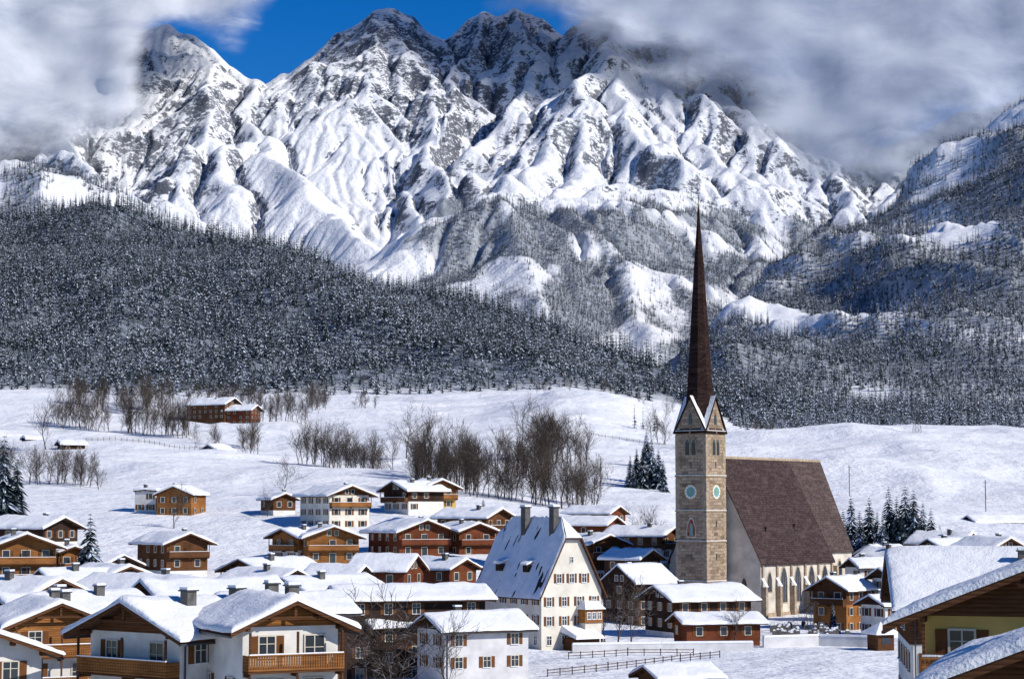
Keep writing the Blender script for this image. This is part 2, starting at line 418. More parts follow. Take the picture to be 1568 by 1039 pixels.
for i,(px_,Y_) in enumerate([(985,1010),(972,1000),(1003,1020),(1145,1010)]):
    x,y,z=ground_at(px_,Y_); put(spr_far[i],'spruce_tree',x,y,z-.3,random.uniform(12,15),coll=col_far)
def bare_mesh(name,seed,h=1.,spread=1.,lv=5,r0=.015):
    rd=random.Random(seed); V=[];Fc=[]
    def prism(p,q,r1,r2,n):
        d=(q-p).normalized(); a=d.orthogonal().normalized(); b_=d.cross(a); i=len(V)
        for c,rr in ((p,r1),(q,r2)):
            for k in range(n):
                an=2*math.pi*k/n; V.append(tuple(c+(a*math.cos(an)+b_*math.sin(an))*rr))
        for k in range(n): Fc.append((i+k,i+(k+1)%n,i+n+(k+1)%n,i+n+k))
    def br(p,d,L,r,l):
        segs=4 if l==0 else (3 if l<2 else 2); n=6 if l==0 else 3
        for s in range(segs):
            d2=(d+Vector((rd.gauss(0,.12),rd.gauss(0,.12),rd.gauss(.03,.08)))).normalized()
            q=p+d2*L/segs; r2=r*(.8 if s<segs-1 else .6)
            prism(p,q,r,r2,n)
            if l<lv:
                nchild=3 if l<2 else 2
                if l==0 and s==0: nchild=1
                for c in range(nchild):
                    an=rd.uniform(0,6.28); o=d2.orthogonal().normalized(); o.rotate(Matrix.Rotation(an,3,d2))
                    nd=(d2*rd.uniform(.6,1.)+o*rd.uniform(.5,.95)*spread+Vector((0,0,.22))).normalized()
                    br(p+(q-p)*rd.uniform(.4,1),nd,L*rd.uniform(.38,.62),max(r2*.5,.0022),l+1)
            p,r,d=q,r2,d2
    br(Vector((0,0,-.03)),Vector((0,0,1)),.80*h,r0,0)
    me=bpy.data.meshes.new(name); me.from_pydata(V,[],Fc); me.materials.append(M['bark']); me.update(); return me
bare=[bare_mesh('bare%d'%i,40+i,1.,[.8,1.,.6,1.1,.7,.9][i],3) for i in range(6)]
for i,(px_,Y_,s) in enumerate([(70,760,17),(622,800,18),(660,560,15),(795,790,20),(655,800,16),(880,780,14)]):
    x,y,z=ground_at(px_,Y_); put(bare[i],'bare_tree',x,y,z,s,coll=col_bare)
def gn(coll):
    ng=bpy.data.node_groups.new('scatter_'+coll.name,'GeometryNodeTree')
    ng.interface.new_socket('Geometry',in_out='INPUT',socket_type='NodeSocketGeometry'); ng.interface.new_socket('Geometry',in_out='OUTPUT',socket_type='NodeSocketGeometry')
    N=ng.nodes; gi=N.new('NodeGroupInput'); go=N.new('NodeGroupOutput'); iop=N.new('GeometryNodeInstanceOnPoints'); ci=N.new('GeometryNodeCollectionInfo')
    ci.inputs['Collection'].default_value=coll; ci.inputs['Separate Children'].default_value=True; ci.inputs['Reset Children'].default_value=True
    a=N.new('GeometryNodeInputNamedAttribute'); a.data_type='FLOAT'; a.inputs['Name'].default_value='scl'
    r=N.new('GeometryNodeInputNamedAttribute'); r.data_type='FLOAT'; r.inputs['Name'].default_value='rotz'
    cx=N.new('ShaderNodeCombineXYZ'); L=ng.links
    L.new(r.outputs['Attribute'],cx.inputs[2]); L.new(cx.outputs[0],iop.inputs['Rotation']); L.new(a.outputs['Attribute'],iop.inputs['Scale'])
    L.new(gi.outputs[0],iop.inputs['Points']); L.new(ci.outputs[0],iop.inputs['Instance']); iop.inputs['Pick Instance'].default_value=True
    L.new(iop.outputs[0],go.inputs[0]); return ng
GNF=gn(col_far); GNB=gn(col_bare)
def scatter(name,x,y,z,s,ng):
    me=bpy.data.meshes.new(name); n=len(x); me.vertices.add(n)
    idx=rng.permutation(n); x,y,z,s=x[idx],y[idx],z[idx],s[idx]
    me.vertices.foreach_set('co',np.stack([x,y,z],-1).astype(np.float32).ravel())
    a=me.attributes.new('scl','FLOAT','POINT'); a.data.foreach_set('value',s.astype(np.float32))
    a=me.attributes.new('rotz','FLOAT','POINT'); a.data.foreach_set('value',(rng.random(n)*6.28).astype(np.float32))
    me.update(); o=link(bpy.data.objects.new(name,me)); md=o.modifiers.new('scatter','NODES'); md.node_group=ng
    print(name,n); return o
def jit(x0,x1,y0,y1,sp):
    X,Y=np.meshgrid(np.arange(x0,x1,sp),np.arange(y0,y1,sp)); X=X.ravel()+rng.uniform(-.45,.45,X.size)*sp; Y=Y.ravel()+rng.uniform(-.45,.45,Y.size)*sp
    return X,Y
X,Y=jit(-1350,520,1405,2950,8.8); b,f,r,l,px=layers(X,Y)
top=np.maximum(np.maximum(b,f),np.maximum(r,l)); Yc=np.interp(px,fy_px,fy_Y)
edge=1425+perlin(X/60,Y/60,8)*40
ok=(f>=top-.01)&(Y>edge)&(Y<Yc+40)&(px>-300)&(px<1400)&(fbm(X/70,Y/90,3,19)>-.62)
X,Y,Z=X[ok],Y[ok],f[ok]
scatter('spruce_forest',X,Y,Z-.5,(14+rng.random(len(X))*14+perlin(X/80,Y/80,9)*8)*(1-.25*sst(1600,1400,Y)),GNF)
X,Y=jit(150,1950,1500,4750,9.6); b,f,r,l,px=layers(X,Y); top=np.maximum(np.maximum(b,f),np.maximum(r,l))
dn=fbm(X/230+.3*Y/230,Y/420,5,77)
hi=(top-150)/900
ok=(px>1040)&(px<1850)&(f<top)&(((r>=top-.01)&(dn>-.38+.34*hi)&(rng.random(len(X))<.93))|((Y<1950)&(dn>-.5))|((b>=top-.01)&(dn>-.4)))
X,Y,Z=X[ok],Y[ok],top[ok]
scatter('valley_forest',X,Y,Z-.5,14+rng.random(len(X))*12,GNF)
X,Y=jit(-1700,-400,2650,3550,11); b,f,r,l,px=layers(X,Y); top=np.maximum(np.maximum(b,f),np.maximum(r,l))
ok=(l>=top-.01)&(fbm(X/160,Y/160,4,27)>-.25)&(px>-300)
X,Y,Z=X[ok],Y[ok],l[ok]; scatter('shoulder_forest',X,Y,Z-.5,12+rng.random(len(X))*11,GNF)
X,Y=jit(-300,2000,4400,6900,9.5); Z=mH(X,Y); ss=bil(slope,(X-gx[0])/CELL,(Y-gy[0])/CELL)
dn=fden(X,Y,Z); rr_=rng.random(len(X))
ok=(Z<1080)&((dn>.0)|((dn>-.22)&(rr_<.16)))&(ss<1.3)&(X>-260+(6000-Y)*.02)
X,Y,Z=X[ok],Y[ok],Z[ok]; scatter('mountain_forest',X,Y,Z-1,12+rng.random(len(X))*11,GNF)
X,Y=jit(150,700,1090,1420,8); px=CX+2990*X/Y; dn=fbm(X/50,Y/40,3,57)
ok=(px>1120)&(px<1900)&(Y>1200+dn*120)&(dn>-.3); X,Y=X[ok],Y[ok]; Z=fanH(X,Y)
scatter('treeline',X,Y,Z-.5,8+rng.random(len(X))*8,GNF)
print('scatter',time.time()-T0)
BX=[];BY=[];BS=[]
def brow(px0,Y0,px1,Y1,n,h,dpx=8,dY=12):
    for i in range(n):
        t=random.random(); p=px0+(px1-px0)*t+random.gauss(0,dpx*.4); Yy=Y0+(Y1-Y0)*t+random.gauss(0,dY*.5)
        BX.append((p-CX)/3005*Yy); BY.append(Yy); BS.append(h*random.uniform(.5,1.15))
brow(85,960,290,900,60,14); brow(105,1120,270,1130,60,13,8,30); brow(290,1180,500,1150,64,12,8,30)
brow(300,850,390,850,12,11); brow(460,760,600,690,46,12); brow(630,640,720,600,28,14); brow(630,580,900,560,56,12)
brow(760,690,860,690,28,14); brow(820,760,860,770,26,15); brow(860,760,905,760,9,14); brow(0,640,160,600,36,9)
brow(540,1150,600,1150,7,10); brow(370,800,395,800,7,8); brow(700,600,800,560,20,12); brow(1130,1100,1180,1100,12,8)
brow(820,1300,1100,1280,18,9); brow(1000,900,1080,880,8,12); brow(400,1050,470,1040,18,12)
brow(840,600,915,590,14,11); brow(410,500,420,500,2,5); brow(985,470,1005,470,3,9)
BX=np.array(BX);BY=np.array(BY);BS=np.array(BS)
scatter('bare_tree_row',BX,BY,fanH(BX,BY)-.3,BS,GNB)
for px_,Y_,h in [(6,440,28),(-14,445,26),(27,450,22),(-30,430,20),(140,330,19),(152,333,14),(126,332,13),(1272,350,6),(1290,470,17),(1302,480,19),(1315,476,16),(1330,485,17),(1342,480,15),(1360,490,20),(1372,482,19),(1385,492,20),(1398,486,19),(1412,490,17),(1424,484,16),(1437,492,11),(1350,472,15),(1378,474,16),(1404,475,14),(740,480,8),(610,330,5),(965,700,13),(975,705,15),(985,700,17),(998,710,18),(1008,705,16),(990,760,14),(1015,690,13),(970,690,9)]:
    x,y,z=ground_at(px_,Y_)
    put(random.choice(spr_near),'spruce_tree',x,y,z-.3,h*random.uniform(.95,1.05),sx=random.uniform(.95,1.25))
# ---------------- builder
class MB:
    def __init__(s): s.p={}
    def add(s,part,mat,V,Fs,smooth=False):
        d=s.p.setdefault(part,[mat,[],[],smooth]); i=len(d[1]); d[1].extend(V); d[2].extend([tuple(i+k for k in f) for f in Fs])
    def box(s,part,mat,x0,x1,y0,y1,z0,z1):
        V=[(x0,y0,z0),(x1,y0,z0),(x1,y1,z0),(x0,y1,z0),(x0,y0,z1),(x1,y0,z1),(x1,y1,z1),(x0,y1,z1)]
        s.add(part,mat,V,[(0,3,2,1),(4,5,6,7),(0,1,5,4),(1,2,6,5),(2,3,7,6),(3,0,4,7)])
    def ext(s,part,mat,O,S,N,pts,n0,n1,caps=None):
        def q(a,z,n): return (O[0]+S[0]*a+N[0]*n,O[1]+S[1]*a+N[1]*n,z)
        k=len(pts); V=[q(a,z,n0) for a,z in pts]+[q(a,z,n1) for a,z in pts]
        Fs=[(i,(i+1)%k,k+(i+1)%k,k+i) for i in range(k)]
        if caps is None: Fs+=[tuple(range(k))[::-1],tuple(range(k,2*k))]
        else:
            for c in caps: Fs+=[tuple(c)[::-1],tuple(k+j for j in c)]
        s.add(part,mat,V,Fs)
    def rect(s,part,mat,fr,a0,a1,z0,z1,n0,n1):
        O,S,N=fr; s.ext(part,mat,O,S,N,[(a0,z0),(a1,z0),(a1,z1),(a0,z1)],n0,n1)
    def build(s,name,loc,rz):
        e=bpy.data.objects.new(name,None); e.location=loc; e.rotation_euler=(0,0,rz); link(e)
        for part,(mat,V,Fs,sm) in s.p.items():
            me=bpy.data.meshes.new(part); me.from_pydata(V,[],Fs); me.materials.append(M[mat]); 
            if sm: me.polygons.foreach_set('use_smooth',[True]*len(Fs))
            me.update(); 
            if not sm:
                bm=bmesh.new(); bm.from_mesh(me); bmesh.ops.recalc_face_normals(bm,faces=bm.faces); bm.to_mesh(me); bm.free()
            o=bpy.data.objects.new(part,me); o.parent=e; link(o)
        return e
def rot2(x,y,a): return x*math.cos(a)-y*math.sin(a), x*math.sin(a)+y*math.cos(a)
def window(mb,fr,a,z,w,h,off=0,sh=None,near=True,fm='frame'):
    mb.rect('window_glass','glass',fr,a-w/2,a+w/2,z,z+h,off,off+.02)
    t=.10
    for (p,q,r_,s_) in ((a-w/2-t,a-w/2,z-t,z+h+t),(a+w/2,a+w/2+t,z-t,z+h+t),(a-w/2,a+w/2,z+h,z+h+t),(a-w/2,a+w/2,z-t,z)):
        mb.rect('window_frames',fm,fr,p,q,r_,s_,off,off+.09)
    if near:
        mb.rect('window_frames',fm,fr,a-.035,a+.035,z,z+h,off+.02,off+.06)
        mb.rect('window_frames',fm,fr,a-w/2,a-.035,z+h*.62,z+h*.62+.05,off+.02,off+.06)
        mb.rect('window_frames',fm,fr,a+.035,a+w/2,z+h*.62,z+h*.62+.05,off+.02,off+.06)
        mb.rect('window_sill_snow','snow',fr,a-w/2-t,a+w/2+t,z-t+.003-.0,z-t+.07,off+.092,off+.16)
    if sh:
        for sg in (-1,1):
            c=a+sg*(w/2+t+w*.27); mb.rect('shutters',sh,fr,c-w*.25,c+w*.25,z-.05,z+h+.05,off+.01,off+.06)
def snowgrid(mb,fz,x0,x1,y0,y1,th,seed,ridge=True,bare=0):
    us=[0,0,.012,.04]+[.04+.92*i/14 for i in range(1,14)]+[.96,.988,1,1]
    ux=[0,.55,.85,1]+[1]*13+[1,.85,.55,0]
    nv=max(8,int((y1-y0)/1.2))
    vs=[0,0,.012,.04]+[.04+.92*i/nv for i in range(1,nv)]+[.96,.988,1,1]
    vx=[0,.55,.85,1]+[1]*(nv-1)+[1,.85,.55,0]
    U,Vv=np.meshgrid(us,vs,indexing='ij'); E=np.minimum(np.array(ux)[:,None],np.array(vx)[None,:])
    X=x0+(x1-x0)*U; Yy=y0+(y1-y0)*Vv
    n=fbm(X/3+seed*7.3,Yy/3+seed*3.1,3,2)
    t=th*(1+.8*n); t=np.maximum(t,th*.25)
    wob=perlin(Yy/2.2+seed,Yy*0+seed,4)*.3
    X=X+np.where(U<.03,-wob,0)+np.where(U>.97,wob,0)
    Z=fz(X)+t*E+.004
    nU,nV=U.shape; V=list(zip(X.ravel(),Yy.ravel(),Z.ravel()))
    Fs=[(i*nV+j,(i+1)*nV+j,(i+1)*nV+j+1,i*nV+j+1) for i in range(nU-1) for j in range(nV-1)]
    mb.add('roof_snow','snow',V,Fs,True)
HC=[0]
def house(name,px,py,Y,W,L,rot,wall='plaster',upper='wood_o',nw=1,balc=(1,),pitch=22,ov=1.3,sh='brownsh',th=.38,chim=1,base=None,fm='frame'):
    HC[0]+=1; sd=HC[0]; rd=random.Random(sd)
    near=Y<300
    a=math.radians(rot); tp=math.tan(math.radians(pitch)); ap=P(px,py,Y)
    ox,oy=rot2(0,-ov,a); lx,ly=ap[0]-ox,ap[1]-oy
    T=ap[2]-th; he=T-.25-tp*W/2
    mx,my=rot2(0,L/2,a); g=min(gz(lx,ly),gz(lx+mx,ly+my)) if base is None else base
    B=min(g-.5,he-2.6)
    mb=MB(); hw=W/2
    FR={'f':((0,0),(1,0),(0,-1)),'l':((-hw,0),(0,1),(-1,0)),'r':((hw,0),(0,1),(1,0)),'b':((0,L),(1,0),(0,1))}
    zs=max(B+.1,he-2.8*nw) if upper else he
    mb.box('walls',wall,-hw,hw,0,L,B,zs if zs>B else he)
    e=.06
    um=upper or wall
    if not upper: e=0.
    pts=[(-hw-e,zs),(hw+e,zs),(hw+e,he),(0,T-.25),(-hw-e,he)]
    if zs>=he-.01: pts=[(-hw,he),(hw,he),(0,T-.25)]
    mb.ext('upper_walls',um,(0,-e),(1,0),(0,1),pts,0,L+2*e)
    Wx=hw+ov; ze=T-tp*Wx
    c=[(0,1,4,5),(1,2,3,4)]
    mb.ext('roof','roofwood',(0,-ov),(1,0),(0,1),[(-Wx,ze),(0,T),(Wx,ze),(Wx,ze-.22),(0,T-.22),(-Wx,ze-.22)],0,L+2*ov,caps=c)
    mb.ext('barge_board','wood_b' if upper!='wood_d' else 'wood_d',(0,-ov-.06),(1,0),(0,1),[(-Wx-.03,ze+.05),(0,T+.05),(Wx+.03,ze+.05),(Wx+.03,ze-.3),(0,T-.3),(-Wx-.03,ze-.3)],0,.055,caps=c)
    snowgrid(mb,lambda X:T-tp*np.abs(X)*.985-.03,-Wx-.12,Wx+.12,-ov-.12,L+ov+.1,th,sd)
    if Y<520:
        for q in (-hw+.1,-hw/2,0,hw/2,hw-.1):
            zt=T-tp*abs(q)-.25
            mb.box('purlins','wood_b',q-.1,q+.1,-ov+.12,-e-.003,zt-.28,zt-.03)
    if Y<200 and upper:
        mb.rect('gable_truss','wood_b',FR['f'],-hw*.5,hw*.5,T-tp*hw*.55-.45,T-tp*hw*.55-.25,ov-.35,ov-.2)
        mb.rect('gable_truss','wood_b',FR['f'],-.1,.1,T-tp*hw*.55-.248,T-.3,ov-.35,ov-.2)
    if Y<260:
        for sg in (-1,1):
            mb.box('gutters','metal',sg*(Wx+.02)-.07,sg*(Wx+.02)+.07,-ov,L+ov,ze-.36,ze-.225)
        mb.box('downpipe','metal',hw+.08,hw+.17,.3,.39,B,ze-.36)
    nst=int((he-B)/2.8)+1
    for k in range(0,min(nst,5)+1):
        z=he-2.8*k+.85
        wood=upper and (z>zs-.2); off=e if wood else 0
        if k==0:
            if T-.25-he>2.0:
                window(mb,FR['f'],-.8,z-.5,.8,1.0,e if zs<he-.01 else 0.07,None,near,fm); window(mb,FR['f'],.8,z-.5,.8,1.0,e if zs<he-.01 else .07,None,near,fm)
            continue
        if z<B+.3: break
        n=max(2,int(W/3.1))
        for i in range(n):
            s_=-hw+W*(i+.5)/n
            if rd.random()<.12: continue
            if k in balc and i==n//2: window(mb,FR['f'],s_,z-.75,1.3,2.05,off,None,near,fm)
            else: window(mb,FR['f'],s_,z,1.05,1.3,off,sh,near,fm)
        n=max(2,int(L/3.3))
        for sf in ('l','r'):
            for i in range(n):
                if rd.random()<.15: continue
                window(mb,FR[sf],L*(i+.5)/n,z,1.0,1.3,off,sh,near,fm)
    bm_='wood_o' if upper in('wood_o',None) or nw==0 else ('wood_r' if upper=='wood_r' else 'wood_b')
    if upper=='wood_d': bm_='wood_b'
    def balcony(fr,a0,a1,z):
        mb.rect('balcony_floor','wood_b',fr,a0,a1,z-.15,z,e+.003,1.25)
        mb.rect('balcony_rail',bm_,fr,a0,a1,z+.95,z+1.05,1.12,1.3)
        mb.rect('balcony_rail',bm_,fr,a0,a1,z+.02,z+.12,1.15,1.25)
        mb.rect('balcony_snow','snow',fr,a0+.05,a1-.05,z+1.053,z+1.13,1.13,1.29)
        if near:
            q=a0+.02
            while q<a1-.1:
                mb.rect('balcony_rail',bm_,fr,q,q+.13,z+.12,z+.95,1.17,1.22); q+=.17
        else: mb.rect('balcony_rail',bm_,fr,a0,a1,z+.12,z+.95,1.17,1.22)
        for s_ in (a0,a1-.08): mb.rect('balcony_rail',bm_,fr,s_,s_+.08,z+.003,z+1.0,e+.003,1.15)
        for s_ in (a0+.05,(a0+a1)/2,a1-.2):
            mb.rect('balcony_posts','wood_b',fr,s_,s_+.14,z+1.05,z+2.5,1.13,1.27)
            mb.rect('balcony_posts','wood_b',fr,s_,s_+.14,z-.4,z-.153,e+.003,1.1)
    for k in balc:
        z=he-2.8*k
        if z>B+1.5: balcony(FR['f'],-hw,hw,z)
    for i in range(chim):
        cx=rd.choice([-1,1])*W*.17; cy=L*(.35+.35*i)+rd.uniform(-.5,.5); zr=T-tp*abs(cx); w=.36
        mb.box('chimney','chim',cx-w,cx+w,cy-w*1.2,cy+w*1.2,zr-.5,zr+1.25)
        mb.box('chimney_cap','metal',cx-w-.12,cx+w+.12,cy-w*1.2-.12,cy+w*1.2+.12,zr+1.253,zr+1.35)
        mb.box('chimney_snow','snow',cx-w-.05,cx+w+.05,cy-w*1.2-.05,cy+w*1.2+.05,zr+1.353,zr+1.55)
    return mb.build(name,(lx,ly,0),a)
O='wood_o';Rr='wood_r';D='wood_d';Bn='wood_b'
HS=[
('chalet',185,912,135,9.2,11,-38,'plaster',Bn,0,(1,2),22,1.3),
('chalet',455,909,129,6.6,9.5,26,'plaster',O,0,(1,2),24,1.15),
('white_house',-25,952,140,9,8,28,'plaster',None,0,(),20,1.2),
('chalet',95,915,172,8,9,28,'plaster',O,1,(1,2),22,1.2),
('white_house',650,935,252,8,12,-62,'plaster_g',D,0,(),22,.9),
('barn',985,1014,225,6,7,-68,'wood_b',Bn,0,(),18,.8),
('chalet',1712,803,85,17,9,-17,'yellow',Bn,0,(1,2),22,1.6),
('chalet',1742,908,62,11.5,6,-17,'plaster',Bn,0,(1,),22,1.3),
('chalet',1357,836,150,16,24,-98,'plaster',Bn,1,(),23,1.2),
('chalet',42,813,322,9.5,12,20,'plaster',O,2,(1,2),21,1.6),
('chalet',115,832,335,5,8,20,'plaster',O,1,(1,),21,1.),
('chalet',100,788,400,10,15,60,'plaster',D,1,(),20,1.3),
('house',265,741,505,9.5,9,-15,'plaster',O,2,(),22,.8),
('house',222,746,512,6,7,-15,'plaster',None,0,(),5,.3),
('chalet',292,812,400,9,14,35,'plaster',Bn,2,(1,),21,1.5),
('barn',190,846,345,8,12,55,'wood_d',D,1,(),20,1.2),
('house',95,880,235,9,15,62,'plaster',Bn,0,(),19,1.2),
('house',-8,905,190,9,13,-50,'plaster',Bn,0,(1,),20,1.2),
('barn',215,884,215,9,14,-58,'wood_d',D,1,(),20,1.2),
('house',300,878,255,9,15,60,'plaster',Bn,0,(),20,1.3),
('house',365,852,330,9,13,-40,'plaster',Bn,0,(1,),20,1.3),
('house',200,862,290,8,11,40,'wood_d',Bn,0,(),20,1.1),
('house',60,868,285,8,12,-55,'plaster',D,0,(),20,1.1),
('house',455,868,310,8,12,50,'plaster',D,1,(),22,1.1),
('barn',575,908,285,8,12,66,'wood_d',D,1,(),20,1.1),
('barn',330,905,205,8,12,-64,'wood_d',D,0,(),20,1.1),
('chalet',430,806,425,8,11,-40,'plaster',O,1,(1,),20,1.4),
('chalet',512,802,420,11,13,18,'plaster',O,2,(1,2),20,1.5),
('chalet',540,740,475,11,15,34,'cream',Bn,0,(1,),20,1.5),
('chalet',438,752,500,6,8,30,'plaster',Bn,1,(),22,1.),
('chalet',600,734,505,11,11,-52,'plaster',D,1,(1,),20,1.4),
('chalet',678,731,510,9,11,28,'yellow',O,1,(1,),22,1.3),
('chalet',655,792,425,12,15,30,'wood_r',Rr,3,(1,2),20,1.6),
('chalet',735,797,435,9,12,30,'wood_r',Rr,2,(1,),20,1.3),
('chalet',770,775,460,10,14,55,'plaster',Bn,1,(1,),20,1.3),
('barn',640,846,325,9,9.5,72,'wood_r',Rr,2,(),26,.8),
('barn',560,862,320,8,9,65,'plaster_g',D,1,(),28,.7),
('house',715,852,345,7,9,50,'plaster',Rr,1,(),22,1.),
('house',430,880,275,10,13,-48,'plaster',Bn,0,(),18,1.2),
('barn',505,893,262,8,19,-72,'wood_d',D,1,(),18,1.3),
('barn',700,893,275,8,20,75,'wood_d',D,1,(),20,1.),
('barn',545,932,262,8,7,-60,'wood_d',D,1,(),20,1.1),
('barn',700,938,285,8,10,70,'wood_d',D,1,(),20,1.),
('barn',950,772,530,8,14,55,'wood_r',Rr,2,(),22,1.),
('barn',945,788,475,9,15,62,'wood_r',Rr,2,(),20,1.2),
('chalet',935,815,420,9,11,35,'plaster',Bn,2,(1,),20,1.4),
('chalet',1035,803,440,9,14,58,'plaster',Bn,1,(1,),20,1.3),
('house',905,822,460,8,10,40,'plaster',Bn,1,(),22,1.),
('house',945,862,372,9.5,10,-52,'wood_d',D,1,(),32,.6),
('barn',1000,838,405,7,9,48,'wood_d',D,1,(),24,1.),
('chalet',1000,893,345,11,15,-66,'plaster',D,2,(),20,1.4),
('barn',1032,936,322,6.5,12.5,-76,'wood_r',Rr,1,(),18,1.1),
# right
('chalet',1265,880,362,7,10,-40,'wood_o',Bn,1,(1,),28,1.1),
('house',1330,908,345,6.5,7,-60,'plaster',D,0,(),22,.9),
('house',1300,852,385,6,8,-70,'plaster',D,0,(),24,.8),
('house',1345,866,365,8,9,-70,'plaster',D,0,(),22,1.),
('house',1420,822,380,9,13,-58,'plaster',D,1,(),24,1.2),
('house',1490,812,430,9,12,50,'cream',Bn,1,(),24,1.),
('house',1548,820,370,9,10,30,'plaster',Rr,1,(1,),24,1.1),
('house',1395,836,400,7,9,45,'plaster',D,0,(),24,1.),
('house',1330,832,440,7,9,-50,'plaster',Bn,1,(),24,1.),
('barn',1480,787,590,8,24,-72,'wood_r',Rr,1,(),22,1.),
# hill
('farmhouse',360,607,1090,14,26,62,'wood_b',Bn,2,(),24,2.),
('farmhouse',395,618,1085,11,16,68,'wood_r',Rr,2,(),24,1.5),
('barn',318,678,790,9,9,-35,'wood_d',D,2,(),24,1.),
('barn',88,672,760,6,9,-60,'wood_d',D,1,(),20,1.),
('barn',35,666,800,4,6,-50,'wood_d',D,1,(),20,.6),
('house',590,636,1150,8,10,40,'wood_d',D,1,(),24,1.),
]
for h in HS:
    house(*h,chim=(2 if h[2]>900 and h[3]<200 else 1) if h[0]!='barn' else 0,th=.40 if h[3]<400 else (.5 if h[3]<700 else .8))
print('houses',time.time()-T0)
# ---------------- rectory (steep half-hipped roof)
def rectory():
    mb=MB(); W=11.5;L=19.;he=9.6;T=20.6;ov=.7
    hw=W/2; sl=(T-he)/hw
    FR={'f':((0,0),(1,0),(0,-1)),'l':((-hw,0),(0,1),(-1,0)),'r':((hw,0),(0,1),(1,0))}
    zj=T-3.; xj=(T-zj)/sl
    mb.ext('walls','cream',(0,0),(1,0),(0,1),[(-hw,-1),(hw,-1),(hw,he),(xj,zj-.02),(-xj,zj-.02),(-hw,he)],0,L)
    Wx=hw+ov; ze=T-sl*Wx; y0=-ov; y1=L+ov; yh=2.6; th=.3
    xq=xj
    def zr(x): return T-sl*abs(x)
    for sg in (-1,1):
        V=[(0,yh,T),(0,y1-yh-.0,T),(sg*xq,y1,zj),(sg*Wx,y1,ze),(sg*Wx,y0,ze),(sg*xq,y0,zj)]
        V2=[(x,y,z-th) for x,y,z in V]; k=6
        mb.add('roof','shingle',V+V2,[tuple(range(k)),tuple(range(2*k-1,k-1,-1))]+[(i,k+i,k+(i+1)%k,(i+1)%k) for i in range(k)])
        N=30;Mm=60
        I,J=np.meshgrid(np.arange(N+1),np.arange(Mm+1),indexing='ij')
        x=sg*Wx*I/N*1.01; z=T-sl*np.abs(x); f_=np.clip(1-np.abs(x)/xq,0,1)
        ya=y0+(yh-y0)*f_; yb=y1-yh*f_
        y=ya+(yb-ya)*J/Mm
        nn=fbm(x/3.2+5,y/1.1+9*sg,4,6)
        t=.24+.6*nn; t=np.where((I==N)|(J==0)|(J==Mm),-.02,t)
        pts=list(zip(x.ravel(),y.ravel(),(z+t+.01).ravel()));Fs=[]
        for i in range(N):
            for j in range(Mm): a=i*(Mm+1)+j; Fs.append((a,a+1,a+Mm+2,a+Mm+1))
        mb.add('roof_snow','snow',pts,Fs,True)
    for yy,yr in ((y0,yh),(y1,y1-yh)):
        mb.add('hip','shingle',[(-xq,yy,zj),(xq,yy,zj),(0,yr,T),(-xq,yy,zj-th),(xq,yy,zj-th),(0,yr,T-th)],[(0,1,2),(5,4,3),(0,3,4,1)])
        d=-.02 if yy==y0 else .02
        mb.add('hip_snow','snow',[(-xq*.9,yy+0,zj+.22),(xq*.9,yy,zj+.22),(0,yr,T+.3),(-xq,yy+d,zj+.01),(xq,yy+d,zj+.01)],[(0,1,2),(0,3,4,1)])
    mb.ext('barge_board','wood_b',(0,y0-.05),(1,0),(0,1),[(-Wx,ze+.02),(-xq,zj+.02),(-xq,zj-.45),(-Wx,ze-.45)],0,.045)
    mb.ext('barge_board','wood_b',(0,y0-.05),(1,0),(0,1),[(Wx,ze+.02),(xq,zj+.02),(xq,zj-.45),(Wx,ze-.45)],0,.045)
    for z,n in ((1.,4),(4.,4),(7.,4),(10.6,3)):
        for i in range(n):
            s_=(-hw+W*(i+.5)/n) if n==4 else (-2.4+2.4*i)
            window(mb,FR['f'],s_,z,.85,1.35,0,'brownsh' if z>2 else None,True,'white')
    window(mb,FR['f'],0,13.7,.6,.9,0,None,True,'white')
    for z in (1.,4.2,7.2):
        for i in range(6): window(mb,FR['l'],1.6+L*.165*i,z,.85,1.35,0,'green' if z>4 else None,True,'white')
    for y in (2.8,11.):
        mb.box('chimney','chim',-1.5,-.5,y,y+1.3,16.5,22.3); mb.box('chimney_cap','metal',-1.65,-.35,y-.15,y+1.45,22.303,22.5); mb.box('chimney_snow','snow',-1.6,-.4,y-.1,y+1.4,22.503,22.85)
    for y in (5.,13.):
        x=-4.2; z=zr(x); 
        mb.box('dormer','wood_d',x-.9,x+.4,y,y+1.3,z-.4,z+.7); mb.add('dormer_snow','snow',[(x-1.2,y-.3,z+.72),(x-1.2,y+1.6,z+.72),(x+.9,y+1.6,z+1.5),(x+.9,y-.3,z+1.5),(x-1.2,y-.3,z+1.),(x-1.2,y+1.6,z+1.),(x+.9,y+1.6,z+1.8),(x+.9,y-.3,z+1.8)],[(0,1,2,3),(4,7,6,5),(0,4,5,1),(1,5,6,2),(2,6,7,3),(3,7,4,0)])
    mb.box('oriel','wood_o',1.2,4.6,-2.0,-.003,4.3,6.4); mb.box('oriel_base','cream',1.35,4.45,-1.8,-.003,-1,4.297)
    for s_ in (1.9,2.9,3.9): window(mb,((0,-2.0),(1,0),(0,-1)),s_,4.9,.6,1.,0,None,True,'white')
    V=[(.9,-2.5,6.42),(4.9,-2.5,6.42),(4.9,-.003,6.42),(.9,-.003,6.42),(1.6,-1.3,7.7),(4.2,-1.3,7.7),(4.2,-.003,7.7),(1.6,-.003,7.7)]
    mb.add('oriel_snow','snow',V,[(0,3,2,1),(4,5,6,7),(0,1,5,4),(1,2,6,5),(2,3,7,6),(3,0,4,7)])
